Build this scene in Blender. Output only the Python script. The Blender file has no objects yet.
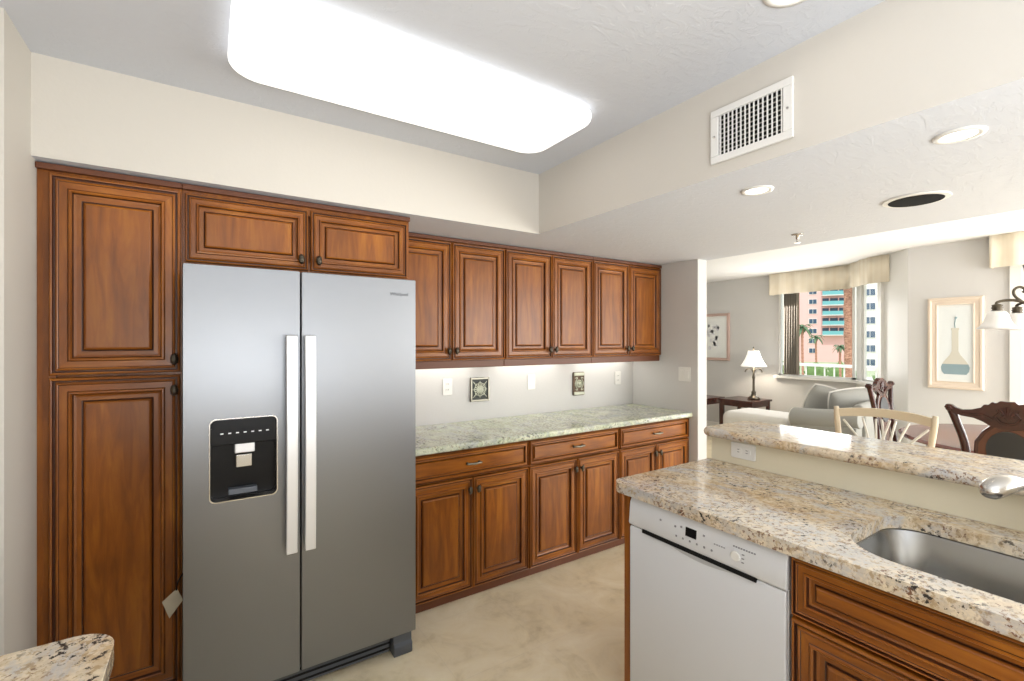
import bpy, bmesh, math, random
from mathutils import Vector, Matrix
random.seed(7)
S = bpy.context.scene
COL = S.collection
PI = math.pi
# ---------------------------------------------------------------- camera
cd = bpy.data.cameras.new('camera'); cam = bpy.data.objects.new('camera', cd); COL.objects.link(cam)
cam.location = (0, 0, 1.49); cam.rotation_euler = (PI/2, 0, math.radians(-33.1))
cd.sensor_width = 36; cd.lens = 466/1024*36; cd.clip_start = .02; cd.clip_end = 600
S.camera = cam
# ---------------------------------------------------------------- world, sun, exposure
w = bpy.data.worlds.new('sky'); S.world = w; w.use_nodes = True
bg = w.node_tree.nodes['Background']; bg.inputs[0].default_value = (.93, .96, 1, 1); bg.inputs[1].default_value = 1.5
sl = bpy.data.lights.new('sun', 'SUN'); sl.energy = 2.6; sl.angle = .01; sl.color = (1, .95, .88)
sun = bpy.data.objects.new('sun', sl); COL.objects.link(sun)
sun.rotation_euler = Vector((-.45, -.30, .85)).to_track_quat('Z', 'Y').to_euler()
S.view_settings.view_transform = 'Standard'; S.view_settings.look = 'None'
S.view_settings.exposure = 0.20; S.view_settings.gamma = 1; S.view_settings.use_curve_mapping = False
PANEL_EMIT = 1.02; CAN_EMIT = 8; UNDER_EMIT = 8
def area(name, loc, to, sx, sy, e, c=(1, .98, .95)):
    l = bpy.data.lights.new(name, 'AREA'); l.shape = 'RECTANGLE'; l.size = sx; l.size_y = sy; l.energy = e; l.color = c
    o = bpy.data.objects.new(name, l); COL.objects.link(o); o.location = loc
    o.rotation_euler = (Vector(to)-Vector(loc)).to_track_quat('-Z', 'Y').to_euler()
# added fill aimed up behind the camera, imitating a bounced flash; added fill at the unseen dining end; daylight: the glazed dining door, the living window
area('bounce_fill_kitchen', (.35, -1.5, 1.2), (.45, -1.2, 2.5), 1.6, 1.6, 84, (.93, .965, 1))
area('fill_dining_end', (4.9, -2.5, 1.2), (4.3, 2, 1.7), 3.0, 2.1, 150)
area('daylight_dining_door', (6.36, -.1, 1.1), (4, .6, 1.6), 2.0, 1.9, 60)
area('daylight_living_window', (7.15, 3.2, 1.5), (5, 3.6, 1.6), 1.0, 1.0, 24)

# ---------------------------------------------------------------- materials
def mat(name, color, rough=.5, metal=0, spec=.5, emit=None, es=0, coat=0):
    m = bpy.data.materials.new(name); m.use_nodes = True
    b = m.node_tree.nodes['Principled BSDF']
    b.inputs['Base Color'].default_value = (*color, 1); b.inputs['Roughness'].default_value = rough
    b.inputs['Metallic'].default_value = metal; b.inputs['Specular IOR Level'].default_value = spec
    b.inputs['Coat Weight'].default_value = coat; b.inputs['Coat Roughness'].default_value = .15
    if emit: b.inputs['Emission Color'].default_value = (*emit, 1); b.inputs['Emission Strength'].default_value = es
    return m
def N(m, t, **kw):
    n = m.node_tree.nodes.new(t)
    for k, v in kw.items():
        if k in n.inputs: n.inputs[k].default_value = v
        else: setattr(n, k, v)
    return n
def L(m, a, b): m.node_tree.links.new(a, b)
def bsdf(m): return m.node_tree.nodes['Principled BSDF']
def coords(m, scale=(1,1,1), rot=(0,0,0)):
    tc = N(m, 'ShaderNodeTexCoord'); mp = N(m, 'ShaderNodeMapping'); mp.inputs['Scale'].default_value = scale
    mp.inputs['Rotation'].default_value = rot
    L(m, tc.outputs['Object'], mp.inputs['Vector']); return mp.outputs[0]
def noise(m, vec, scale, detail=4, rough=.55, dist=0):
    n = N(m, 'ShaderNodeTexNoise'); n.inputs['Scale'].default_value = scale; n.inputs['Detail'].default_value = detail
    n.inputs['Roughness'].default_value = rough; n.inputs['Distortion'].default_value = dist
    L(m, vec, n.inputs['Vector']); return n.outputs[0]
def ramp(m, fac, stops):
    r = N(m, 'ShaderNodeValToRGB'); e = r.color_ramp.elements
    while len(e) < len(stops): e.new(.5)
    for i, (p, c) in enumerate(stops):
        e[i].position = p; e[i].color = (*c, 1) if len(c) == 3 else c
    L(m, fac, r.inputs[0]); return r.outputs[0]
def mix(m, fac, a, b, mode='MIX'):
    x = N(m, 'ShaderNodeMix', data_type='RGBA', blend_type=mode)
    for s, v in ((0, fac), (6, a), (7, b)):
        if isinstance(v, (float, int)): x.inputs[s].default_value = v
        elif isinstance(v, tuple): x.inputs[s].default_value = (*v, 1)
        else: L(m, v, x.inputs[s])
    return x.outputs[2]
def bump(m, h, strength, dist=.01):
    b = N(m, 'ShaderNodeBump'); b.inputs['Strength'].default_value = strength; b.inputs['Distance'].default_value = dist
    L(m, h, b.inputs['Height']); L(m, b.outputs[0], bsdf(m).inputs['Normal'])
def color(m, c): L(m, c, bsdf(m).inputs['Base Color'])

def wood(name, stretch, a, b, c, rough=.33):
    m = mat(name, b, rough, spec=.42, coat=.06)
    v = coords(m, stretch)
    g = noise(m, v, 3.2, 6, .6, .6); big = noise(m, coords(m), 2.2, 3, .5, .4)
    c1 = ramp(m, g, [(.3, a), (.52, b), (.72, c)])
    c2 = mix(m, ramp(m, big, [(.38, (0,0,0)), (.68, (.6,.6,.6))]), c1, tuple(x*.62 for x in a))
    if name.startswith('cherry_vertical'):
        tc = N(m, 'ShaderNodeTexCoord'); sx = N(m, 'ShaderNodeSeparateXYZ'); L(m, tc.outputs['Object'], sx.inputs[0])
        sn = N(m, 'ShaderNodeMath', operation='SNAP'); L(m, sx.outputs[0], sn.inputs[0]); sn.inputs[1].default_value = .118
        wn = N(m, 'ShaderNodeTexWhiteNoise', noise_dimensions='1D'); L(m, sn.outputs[0], wn.inputs['W'])
        c2 = mix(m, ramp(m, wn.outputs[0], [(.1, (0,0,0)), (.9, (.38,.38,.38))]), c2, a)
    color(m, c2); bump(m, g, .06, .002); return m
WA, WB, WC = (.175,.050,.007), (.31,.095,.010), (.45,.163,.017)
M = {}
M['wood_v'] = wood('cherry_vertical_grain', (9, 9, 1.1), WA, WB, WC)
M['wood_h'] = wood('cherry_horizontal_grain', (1.1, 9, 9), WA, WB, WC)
M['glaze'] = mat('dark_glaze_in_grooves', (.060,.017,.006), .4)
M['toe'] = mat('dark_cherry_trim', (.13,.04,.014), .45)
WOODS = [M['wood_v'], M['wood_h'], M['glaze']]

def paint(name, c, bs=.12, scale=60):
    m = mat(name, c, .75, spec=.25); v = coords(m)
    bump(m, noise(m, v, scale, 3), bs, .004); return m
M['wall'] = paint('warm_cream_wall_paint', (.655,.62,.565))
M['wall_grey'] = paint('light_grey_wall_paint', (.63,.62,.605))
M['knee'] = paint('pale_yellow_cream_paint', (.74,.68,.52))
def ceil_mat():
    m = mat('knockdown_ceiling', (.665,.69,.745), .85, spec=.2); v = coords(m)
    n1 = noise(m, coords(m, (1, 2.2, 1)), 9, 5, .6, 1.5); n2 = noise(m, v, 70, 3)
    h = mix(m, .35, ramp(m, n1, [(.50, (0,0,0)), (.56, (1,1,1))]), n2)
    bump(m, h, .22, .006); return m
M['ceiling'] = ceil_mat()
M['ceiling_lit'] = paint('smooth_window_lit_ceiling', (.88,.88,.87), .05)  # living room ceiling; window light is put into its lighter colour
M['white'] = mat('white_gloss_paint', (.83,.82,.79), .4)
M['plastic'] = mat('white_plastic', (.80,.79,.75), .35)
M['slot'] = mat('dark_slot', (.012,.012,.012), .8, spec=.1)
def floor_mat():
    m = mat('travertine_vinyl', (.6,.52,.4), .38, spec=.4)
    v = coords(m); a = noise(m, v, 3.2, 8, .62, 1.1); b = noise(m, v, 14, 6, .65, .8)
    c1 = ramp(m, a, [(.32, (.60,.50,.32)), (.5, (.78,.67,.46)), (.68, (.87,.78,.59))])
    c2 = mix(m, ramp(m, b, [(.42, (0,0,0)), (.62, (.55,.55,.55))]), c1, (.80,.70,.52))
    br = N(m, 'ShaderNodeTexBrick'); L(m, v, br.inputs['Vector']); br.offset = 0
    br.inputs['Scale'].default_value = 1; br.inputs['Brick Width'].default_value = .457; br.inputs['Row Height'].default_value = .457
    br.inputs['Mortar Size'].default_value = .0025; br.inputs['Mortar Smooth'].default_value = .5
    c3 = mix(m, br.outputs['Fac'], c2, mix(m, .12, c2, (.40,.34,.25)))
    color(m, c3); return m
M['floor'] = floor_mat()
def granite(name, base, tan, grey, dark, amt=.56, brown=(.20,.11,.07)):
    m = mat(name, base, .10, spec=.5)
    v = coords(m); vs = coords(m, (1, .5, 1), (0, 0, .6))
    P = lambda f, a, b, k=1: ramp(m, f, [(a, (0,0,0)), (b, (k,k,k))])
    c = mix(m, P(noise(m, vs, 3.5, 4, .6, 1.5), .42, .60, .8), base, tan)
    c = mix(m, P(noise(m, coords(m, (1, .45, 1), (0, 0, -.7)), 2.6, 4, .55, .8), .50, .62, .75), c, tuple(.5*x+.30 for x in grey))
    c = mix(m, P(noise(m, v, 38, 5, .7, .3), .46, .60, .8), c, tuple(min(1, x*1.22) for x in base))
    c = mix(m, P(noise(m, vs, 6, 6, .7, 2.0), .50, .62, .75), c, grey)
    c = mix(m, P(noise(m, v, 55, 4, .7, .2), .54, .62, .75), c, tuple(x*.72 for x in tan))
    c = mix(m, mix(m, 1.0, P(noise(m, v, 80, 4, .65), .555, .595), P(noise(m, v, 9, 3, .5), .42, .6), 'MULTIPLY'), c, brown)
    c = mix(m, mix(m, 1.0, P(noise(m, coords(m, (1,1,1), (.5,.3,.8)), 60, 5, .65), amt, amt+.035), P(noise(m, coords(m, (1,1,1), (1,2,0)), 8, 3, .5), .45, .58), 'MULTIPLY'), c, dark)
    color(m, c); return m
M['granite'] = granite('cream_and_tan_granite', (.65,.55,.40), (.55,.38,.20), (.50,.50,.51), (.05,.045,.04), .56)
M['granite_green'] = granite('pale_green_granite', (.58,.61,.46), (.40,.46,.29), (.38,.41,.41), (.13,.14,.12), .55, (.28,.22,.15))
def steel(name, c, rough, stretch):
    m = mat(name, c, rough, 1.0)
    n = noise(m, coords(m, stretch), 40, 4)
    r = N(m, 'ShaderNodeMapRange'); L(m, n, r.inputs[0]); r.inputs[3].default_value = rough-.05; r.inputs[4].default_value = rough+.07
    L(m, r.outputs[0], bsdf(m).inputs['Roughness']); bsdf(m).inputs['Anisotropic'].default_value = .4
    return m
M['steel'] = steel('brushed_steel', (.27,.28,.298), .38, (.3, 1, 14))
M['steel_side'] = mat('grey_steel_side', (.16,.165,.175), .5, .3)
M['handle'] = mat('satin_handle', (.80,.81,.83), .34, .55)
M['sink'] = mat('sink_steel', (.31,.305,.29), .27, 1)
M['nickel'] = mat('brushed_nickel', (.55,.53,.50), .25, 1)
M['black'] = mat('black_gloss_plastic', (.006,.006,.007), .28, spec=.22)
M['grill'] = mat('charcoal_plastic', (.09,.10,.115), .5)
M['bronze'] = mat('dark_bronze', (.10,.085,.065), .35, .9)
M['pewter'] = mat('antique_pewter', (.24,.23,.19), .35, .9)
M['enamel'] = mat('white_enamel', (.70,.71,.73), .28)
M['grey_mark'] = mat('grey_print', (.25,.25,.27), .5)
M['panel'] = mat('lit_acrylic_diffuser', (.9,.9,.9), .5, emit=(1,.985,.96), es=PANEL_EMIT)
M['can'] = mat('lit_lamp_lens', (.9,.9,.9), .5, emit=(1,.94,.85), es=CAN_EMIT)
M['tube'] = mat('lit_strip_lens', (.9,.9,.9), .5, emit=(1,.96,.88), es=UNDER_EMIT)
M['mahogany'] = wood('mahogany', (3, 3, 3), (.035,.010,.007), (.060,.016,.011), (.10,.028,.018), .22)
M['rose_wood'] = wood('polished_red_wood', (3, 3, 3), (.12,.035,.03), (.17,.05,.04), (.22,.07,.055), .14)
M['leather'] = mat('dark_leather', (.02,.02,.024), .4)
M['rattan'] = mat('pale_rattan', (.60,.50,.36), .45)
M['rattan_white'] = mat('white_painted_rattan', (.72,.69,.62), .45)
def fabric(name, c, sc=220):
    m = mat(name, c, .9, spec=.15); n = noise(m, coords(m), sc, 2)
    color(m, mix(m, n, tuple(x*.85 for x in c), tuple(min(1, x*1.15) for x in c))); bump(m, n, .2, .002); return m
M['grey_cloth'] = fabric('grey_chenille', (.37,.37,.35))
M['pillow'] = fabric('grey_velvet', (.38,.38,.36)); M['cream_cloth'] = fabric('cream_cloth', (.72,.70,.66))
def valance_mat():
    m = mat('pale_gold_striped_valance', (.74,.63,.44), .85, spec=.2)
    n = noise(m, coords(m, (6, 6, .2)), 3, 3); color(m, ramp(m, n, [(.35, (.80,.71,.56)), (.65, (.88,.81,.68))])); return m
M['valance'] = valance_mat()
M['blind'] = mat('tan_vertical_slats', (.19,.145,.10), .7)
M['shade'] = mat('white_lamp_shade', (.9,.89,.86), .8, emit=(1,.95,.87), es=.55)
M['alabaster'] = mat('swirled_alabaster_glass', (.74,.73,.72), .3, emit=(1,.97,.92), es=.10)
M['frame_peach'] = mat('peach_wood_frame', (.74,.63,.52), .5)
M['frame_pink'] = mat('pink_wood_frame', (.58,.42,.37), .5)
M['paper'] = mat('white_mat_board', (.84,.86,.84), .6)
M['pale_blue'] = mat('pale_blue_wash', (.76,.80,.80), .6)
M['bottle_blue'] = mat('slate_blue_paint', (.26,.36,.40), .6); M['bottle_tan'] = mat('pale_tan_paint', (.62,.60,.52), .6)
M['pink'] = mat('pink_stucco', (.78,.47,.45), .9); M['pink_pale'] = mat('pale_stucco', (.80,.77,.74), .9)
M['turq'] = mat('turquoise_balcony_glass', (.16,.42,.46), .3); M['glass_dark'] = mat('dark_blue_window_glass', (.05,.09,.15), .15)
M['grass'] = mat('grass', (.36,.41,.27), .95); M['pave'] = mat('light_paving', (.62,.60,.56), .9)
M['leaf'] = mat('palm_leaf', (.10,.17,.09), .7); M['leaf2'] = mat('shrub_leaf', (.13,.22,.07), .8)
def trunk_mat():
    m = mat('rough_palm_bark', (.40,.20,.13), .95); n = noise(m, coords(m, (3,3,9)), 3, 5, .7)
    color(m, ramp(m, n, [(.38, (.20,.09,.06)), (.62, (.55,.30,.20))])); bump(m, n, .8, .05); return m
M['bark'] = trunk_mat()
def glass_mat():
    m = bpy.data.materials.new('clear_window_glass'); m.use_nodes = True; nt = m.node_tree; nt.nodes.clear()
    o = nt.nodes.new('ShaderNodeOutputMaterial'); mx = nt.nodes.new('ShaderNodeMixShader'); t = nt.nodes.new('ShaderNodeBsdfTransparent')
    g = nt.nodes.new('ShaderNodeBsdfGlossy'); g.inputs['Roughness'].default_value = .02; lw = nt.nodes.new('ShaderNodeLayerWeight'); lw.inputs[0].default_value = .5; f = nt.nodes.new('ShaderNodeMath'); f.operation = 'POWER'; f.inputs[1].default_value = 6; nt.links.new(lw.outputs['Facing'], f.inputs[0])
    t.inputs[0].default_value = (.97,.985,.98,1)
    nt.links.new(f.outputs[0], mx.inputs[0]); nt.links.new(t.outputs[0], mx.inputs[1]); nt.links.new(g.outputs[0], mx.inputs[2]); nt.links.new(mx.outputs[0], o.inputs[0]); return m
M['glass'] = glass_mat()
def tile_mat():
    m = mat('antique_tile_metal', (.2,.2,.15), .35, .7); return m
M['tile_light'] = mat('aged_silver_scrollwork', (.42,.43,.34), .4, .6); M['tile_dark'] = mat('blackened_recess', (.02,.025,.02), .5)

# ---------------------------------------------------------------- mesh helpers
def box(bm, x0, x1, y0, y1, z0, z1, mi=0):
    vs = [bm.verts.new((x, y, z)) for x in (x0, x1) for y in (y0, y1) for z in (z0, z1)]
    for f in ((0,1,3,2), (4,6,7,5), (0,4,5,1), (2,3,7,6), (0,2,6,4), (1,5,7,3)):
        bm.faces.new([vs[i] for i in f]).material_index = mi
def prism(bm, poly, z0, z1, T=None, mi=0):
    """poly (a,b) extruded along c from z0 to z1; T maps (a,b,c) to a point"""
    T = T or (lambda a, b, c: (a, b, c))
    lo = [bm.verts.new(T(a, b, z0)) for a, b in poly]; hi = [bm.verts.new(T(a, b, z1)) for a, b in poly]
    n = len(poly)
    for i in range(n):
        j = (i+1) % n; bm.faces.new((lo[i], lo[j], hi[j], hi[i])).material_index = mi
    bm.faces.new(lo[::-1]).material_index = mi; bm.faces.new(hi).material_index = mi
def lathe(bm, prof, c=(0,0,0), seg=24, T=None, mi=0, sx=1, sy=1):
    T = T or (lambda a, b, d: (a, b, d)); rings = []
    for r, z in prof:
        if r < 1e-6: rings.append([bm.verts.new(Vector(T(0, 0, z)) + Vector(c))])
        else: rings.append([bm.verts.new(Vector(T(r*sx*math.cos(2*PI*k/seg), r*sy*math.sin(2*PI*k/seg), z)) + Vector(c)) for k in range(seg)])
    for a, b in zip(rings, rings[1:]):
        for k in range(seg):
            j = (k+1) % seg
            if len(a) == 1 and len(b) == 1: continue
            if len(a) == 1: f = bm.faces.new((a[0], b[j], b[k]))
            elif len(b) == 1: f = bm.faces.new((a[k], a[j], b[0]))
            else: f = bm.faces.new((a[k], a[j], b[j], b[k]))
            f.material_index = mi
    for r in (rings[0], rings[-1]):
        if len(r) > 1: bm.faces.new(r).material_index = mi
def tube(bm, pts, rad, seg=10, mi=0, flat=1):
    pts = [Vector(p) for p in pts]; n = len(pts)
    if isinstance(rad, (int, float)): rad = [rad]*n
    elif len(rad) != n: rad = [rad[min(len(rad)-1, round(i*(len(rad)-1)/(n-1)))] for i in range(n)]
    rings = []; up = None
    for i, p in enumerate(pts):
        t = (pts[min(i+1, n-1)] - pts[max(i-1, 0)]).normalized()
        if up is None:
            up = Vector((0, 0, 1)) if abs(t.z) < .9 else Vector((0, 1, 0))
        u = (up - t*up.dot(t)).normalized(); up = u; v = t.cross(u)
        rings.append([bm.verts.new(p + (u*math.cos(2*PI*k/seg)*flat + v*math.sin(2*PI*k/seg))*rad[i]) for k in range(seg)])
    for a, b in zip(rings, rings[1:]):
        for k in range(seg):
            j = (k+1) % seg; bm.faces.new((a[k], a[j], b[j], b[k])).material_index = mi
    bm.faces.new(rings[0][::-1]).material_index = mi; bm.faces.new(rings[-1]).material_index = mi
def spline(pts, n=6):
    P = [Vector(p) for p in pts]; out = []
    for i in range(len(P)-1):
        p0, p1, p2, p3 = P[max(i-1, 0)], P[i], P[i+1], P[min(i+2, len(P)-1)]
        for k in range(n):
            t = k/n; out.append(.5*((2*p1) + (p2-p0)*t + (2*p0-5*p1+4*p2-p3)*t*t + (3*p1-p0-3*p2+p3)*t**3))
    out.append(P[-1]); return out
def rrect(x0, x1, y0, y1, r, n=6):
    rs = r if isinstance(r, (list, tuple)) else [r]*4; out = []   # corners: x1y0, x1y1, x0y1, x0y0
    for (cx, cy, a0), q in zip(((x1, y0, -90), (x1, y1, 0), (x0, y1, 90), (x0, y0, 180)), rs):
        sx = -1 if cx == x1 else 1; sy = 1 if cy == y0 else -1
        for k in range(n+1):
            a = math.radians(a0 + 90*k/n); out.append((cx+sx*q + q*math.cos(a), cy+sy*q + q*math.sin(a)))
    return out
def obj(name, bm, mats, parent=None, bevel=0, smooth=False, seg=2, sub=0):
    bmesh.ops.recalc_face_normals(bm, faces=bm.faces)
    me = bpy.data.meshes.new(name); bm.to_mesh(me); bm.free()
    for m in (mats if isinstance(mats, (list, tuple)) else [mats]): me.materials.append(m)
    o = bpy.data.objects.new(name, me); COL.objects.link(o)
    if parent: o.parent = parent
    if smooth:
        for p in me.polygons: p.use_smooth = True
    if bevel:
        b = o.modifiers.new('bevel', 'BEVEL'); b.width = bevel; b.segments = seg; b.limit_method = 'ANGLE'; b.angle_limit = math.radians(40)
        for p in me.polygons: p.use_smooth = True
        b.harden_normals = True
    if sub: s = o.modifiers.new('sub', 'SUBSURF'); s.levels = sub; s.render_levels = sub
    return o
def nb(): return bmesh.new()
def bobj(name, dims, mats, parent=None, bevel=0, seg=2):
    bm = nb(); box(bm, *dims); return obj(name, bm, mats, parent, bevel, seg=seg)
def tag(o, label, cat, group=None, kind=None):
    o['label'] = label; o['category'] = cat
    if group: o['group'] = group
    if kind: o['kind'] = kind
    return o
def thing(name, label, cat, loc=(0,0,0), rz=0, group=None):
    o = bpy.data.objects.new(name, None); COL.objects.link(o); o.empty_display_size = .05
    o.location = loc; o.rotation_euler = (0, 0, math.radians(rz)); return tag(o, label, cat, group)
def struct(name, bm, mats, parent=None, bevel=0):
    o = obj(name, bm, mats, parent, bevel)
    if not parent: o['kind'] = 'structure'
    return o
def copy_tree(o, parent=None):
    c = o.copy(); COL.objects.link(c); c.parent = parent
    for ch in list(o.children): copy_tree(ch, c)
    return c

# ---------------------------------------------------------------- the room
CE, SO = 2.50, 2.138            # ceiling and soffit heights
bm = nb(); box(bm, -.95, 7.42, -2.6, 6.1, -.1, 0); struct('floor', bm, M['floor'])
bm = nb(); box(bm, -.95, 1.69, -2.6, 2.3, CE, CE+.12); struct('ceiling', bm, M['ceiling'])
bm = nb(); box(bm, 3.38, 7.5, -2.6, 6.1, CE, CE+.12); struct('ceiling', bm, M['ceiling_lit'])
# dropped soffit, L-shaped: faces cream, underside ceiling finish
bm = nb()
prism(bm, [(-.52, 2.285), (1.685, 2.285), (1.685, -2.6), (3.38, -2.6), (3.38, 2.98), (-.52, 2.98)], SO, CE+.12)
bm.faces.ensure_lookup_table()
for f in bm.faces:
    f.normal_update()
    if abs(f.normal.z) > .9: f.material_index = 1
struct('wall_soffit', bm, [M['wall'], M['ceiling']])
bm = nb(); box(bm, -.9, 3.265, 2.98, 3.1, 0, CE+.12); struct('wall_back', bm, M['wall_grey'])
bm = nb(); prism(bm, [(-.80, -2.6), (-.80, 2.03), (-.52, 2.03), (-.52, 3.1), (-.95, 3.1), (-.95, -2.6)], 0, CE+.12); struct('wall_left', bm, M['wall'])
bm = nb(); box(bm, -.95, 3.38, -2.72, -2.6, 0, CE+.12); struct('wall_front', bm, M['wall'])  # unseen wall, added so the fridge reflects a mid tone
bm = nb(); box(bm, 3.265, 3.38, 2.30, 6.0, 0, SO); box(bm, 3.265, 3.38, 2.98, 6.0, SO, CE+.12); struct('wall_right', bm, M['wall_grey'])
bm = nb(); box(bm, 3.265, 7.42, 6.0, 6.12, 0, CE+.12); struct('wall_living_end', bm, M['wall_grey'])
# window wall of the living room, with the window hole
SILL = .955; HEAD = 2.30
bm = nb()
box(bm, 7.3, 7.42, 3.74, 6.0, 0, CE+.12)
box(bm, 7.3, 7.42, 2.70, 3.74, 0, SILL); box(bm, 7.3, 7.42, 2.70, 3.74, HEAD, CE+.12)
struct('wall_living_far', bm, M['wall_grey'])
A, B = Vector((7.3, 2.72, 0)), Vector((6.42, 1.91, 0)); D = (B-A).normalized(); NI = Vector((-D.y, D.x, 0))
if NI.dot(Vector((6, 3, 0))-A) < 0: NI = -NI
LEN = (B-A).length
def angled(bm, s0, s1, n0, n1, z0, z1, mi=0):
    q = [A + D*s + NI*n for s, n in ((s0, n0), (s1, n0), (s1, n1), (s0, n1))]
    prism(bm, [(p.x, p.y) for p in q], z0, z1, mi=mi)
bm = nb()
angled(bm, 0, .16, -.04, 0, 0, CE+.12); angled(bm, .62, LEN, -.04, 0, 0, CE+.12)
angled(bm, .16, .62, -.04, 0, 0, SILL); angled(bm, .16, .62, -.04, 0, HEAD, CE+.12)
struct('wall_bay', bm, M['white'])  # bright light on this wall is put into its white colour
bm = nb()
box(bm, 6.42, 6.54, 1.10, 1.91, 0, CE+.12); box(bm, 6.42, 6.54, -1.2, 1.10, 2.25, CE+.12); box(bm, 6.42, 6.54, -2.6, -1.2, 0, CE+.12)
struct('wall_dining', bm, M['wall_grey'])
# windows
def wframe(bm, T, s0, s1, z0, z1, mull, wd=.03):
    for a, b in [(s0, s0+wd), (s1-wd, s1)] + [(m_-wd/2, m_+wd/2) for m_ in mull]:
        prism(bm, [(a, -.035), (b, -.035), (b, -.005), (a, -.005)], z0, z1, T)
    for z in (z0, z1-wd): prism(bm, [(s0, -.035), (s1, -.035), (s1, -.005), (s0, -.005)], z, z+wd, T)
TW = lambda s, n, z: (7.3-n, 3.74-s, z)
TB = lambda s, n, z: tuple(A + D*s + NI*n + Vector((0, 0, z)))
for nm, T, s0, s1, mull in (('window_1', TW, 0, 1.0, []), ('window_2', TB, .17, .61, [])):
    bm = nb(); wframe(bm, T, s0, s1, SILL, HEAD, mull); o = struct(nm, bm, M['white'])
    bm = nb(); prism(bm, [(s0+.01, -.022), (s1-.01, -.022), (s1-.01, -.018), (s0+.01, -.018)], SILL+.03, HEAD-.03, T); obj('window_pane', bm, M['glass'], o)
bm = nb(); prism(bm, [(7.215, 3.78), (7.215, 2.68), (7.3, 2.72), (7.3, 3.78)], SILL-.03, SILL+.01)
angled(bm, -.03, .66, 0, .07, SILL-.03, SILL+.01); struct('trim_window_sill', bm, M['white'])
bm = nb(); angled(bm, .62, .70, 0, .03, SILL, HEAD); angled(bm, .10, .16, 0, .015, SILL, HEAD); struct('trim_bay_casing', bm, M['white'])
# glazed door of the dining side
bm = nb()
for y0, y1 in ((1.02, 1.10), (-.06, .04), (-1.2, -1.12)): box(bm, 6.44, 6.50, y0, y1, 0, 2.25)
box(bm, 6.44, 6.50, -1.2, 1.1, 2.17, 2.25); box(bm, 6.44, 6.50, -1.2, 1.1, 0, .08); o = struct('door_1', bm, M['white'])
bm = nb(); box(bm, 6.468, 6.474, -1.13, 1.03, .07, 2.18); obj('door_pane', bm, M['glass'], o)
bm = nb(); box(bm, 6.395, 6.42, 1.05, 1.13, 0, 2.25); struct('trim_door_casing', bm, M['white'])
for nm, d in (('baseboard_living', (7.28, 7.3, 2.8, 6, 0, .09)), ('baseboard_dining', (6.40, 6.42, 1.14, 1.89, 0, .09))):
    bm = nb(); box(bm, *d); struct(nm, bm, M['white'])
# knee wall of the peninsula
bm = nb(); box(bm, 2.06, 2.22, -.30, 1.375, 0, 1.029); struct('wall_knee', bm, M['knee'])

# ---------------------------------------------------------------- cabinets
G = 2
PROF = [(0,0,0),(0,.015,0),(.002,.020,0),(.006,.0225,0),(.0095,.0215,0),(.0125,.0145,G),(.0165,.0145,G),(.019,.0195,0),(.0225,.0215,0),(.026,.0195,0),(.028,.0175,G),(.050,.0175,0),
        (.052,.0195,G),(.055,.0240,0),(.059,.0245,0),(.063,.0200,0),(.066,.008,G),(.074,.0055,0),(.087,.0055,0),(.091,.0035,G),(.0935,.009,G),(.097,.0135,0),(.102,.0160,0)]
def door_bm(x0, x1, z0, z1, s=1.0, horiz=False):
    bm = nb(); rings = []
    for i, out, g in PROF:
        k = i*s; o = out
        rings.append([bm.verts.new(p) for p in ((x0+k, -o, z0+k), (x1-k, -o, z0+k), (x1-k, -o, z1-k), (x0+k, -o, z1-k))])
    for (a, b, pr) in zip(rings, rings[1:], PROF[1:]):
        for k in range(4):
            j = (k+1) % 4; f = bm.faces.new((a[k], a[j], b[j], b[k]))
            f.material_index = G if pr[2] == G else (1 if k in (0, 2) else 0)
    bm.faces.new(rings[-1]).material_index = 1 if horiz else 0
    bm.faces.new(rings[0][::-1]).material_index = 0
    return bm
def knob(parent, x, z, y=-.0215):
    bm = nb(); T = lambda a, b, c: (a, -c, b)
    lathe(bm, [(.007, 0), (.006, .012), (.010, .016)], (x, y, z), 12, T)
    lathe(bm, [(.004, .012), (.013, .014), (.016, .019), (.013, .025), (.006, .028), (0, .029)], (x, y, z), 18, T, sx=.85, sy=1.45)
    for k in range(5):
        zz = z-.014+.007*k; tube(bm, [(x-.011, y-.022, zz), (x, y-.0285, zz), (x+.011, y-.022, zz)], .0022, 6)
    obj('knob', bm, M['bronze'], parent, smooth=True)
def pull(parent, x, z, y=-.0215, w=.048):
    bm = nb()
    for s in (-1, 1): lathe(bm, [(.009, 0), (.005, .006), (.005, .018)], (x+s*w*.8, y, z), 10, lambda a, b, c: (a, -c, b))
    tube(bm, spline([(x-w, y-.016, z), (x-w*.6, y-.023, z+.002), (x, y-.026, z), (x+w*.6, y-.023, z+.002), (x+w, y-.016, z)]), [.0045]+[.0065]*11+[.009]+[.0065]*11+[.0045], 8)
    obj('pull', bm, M['pewter'], parent, smooth=True)
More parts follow.
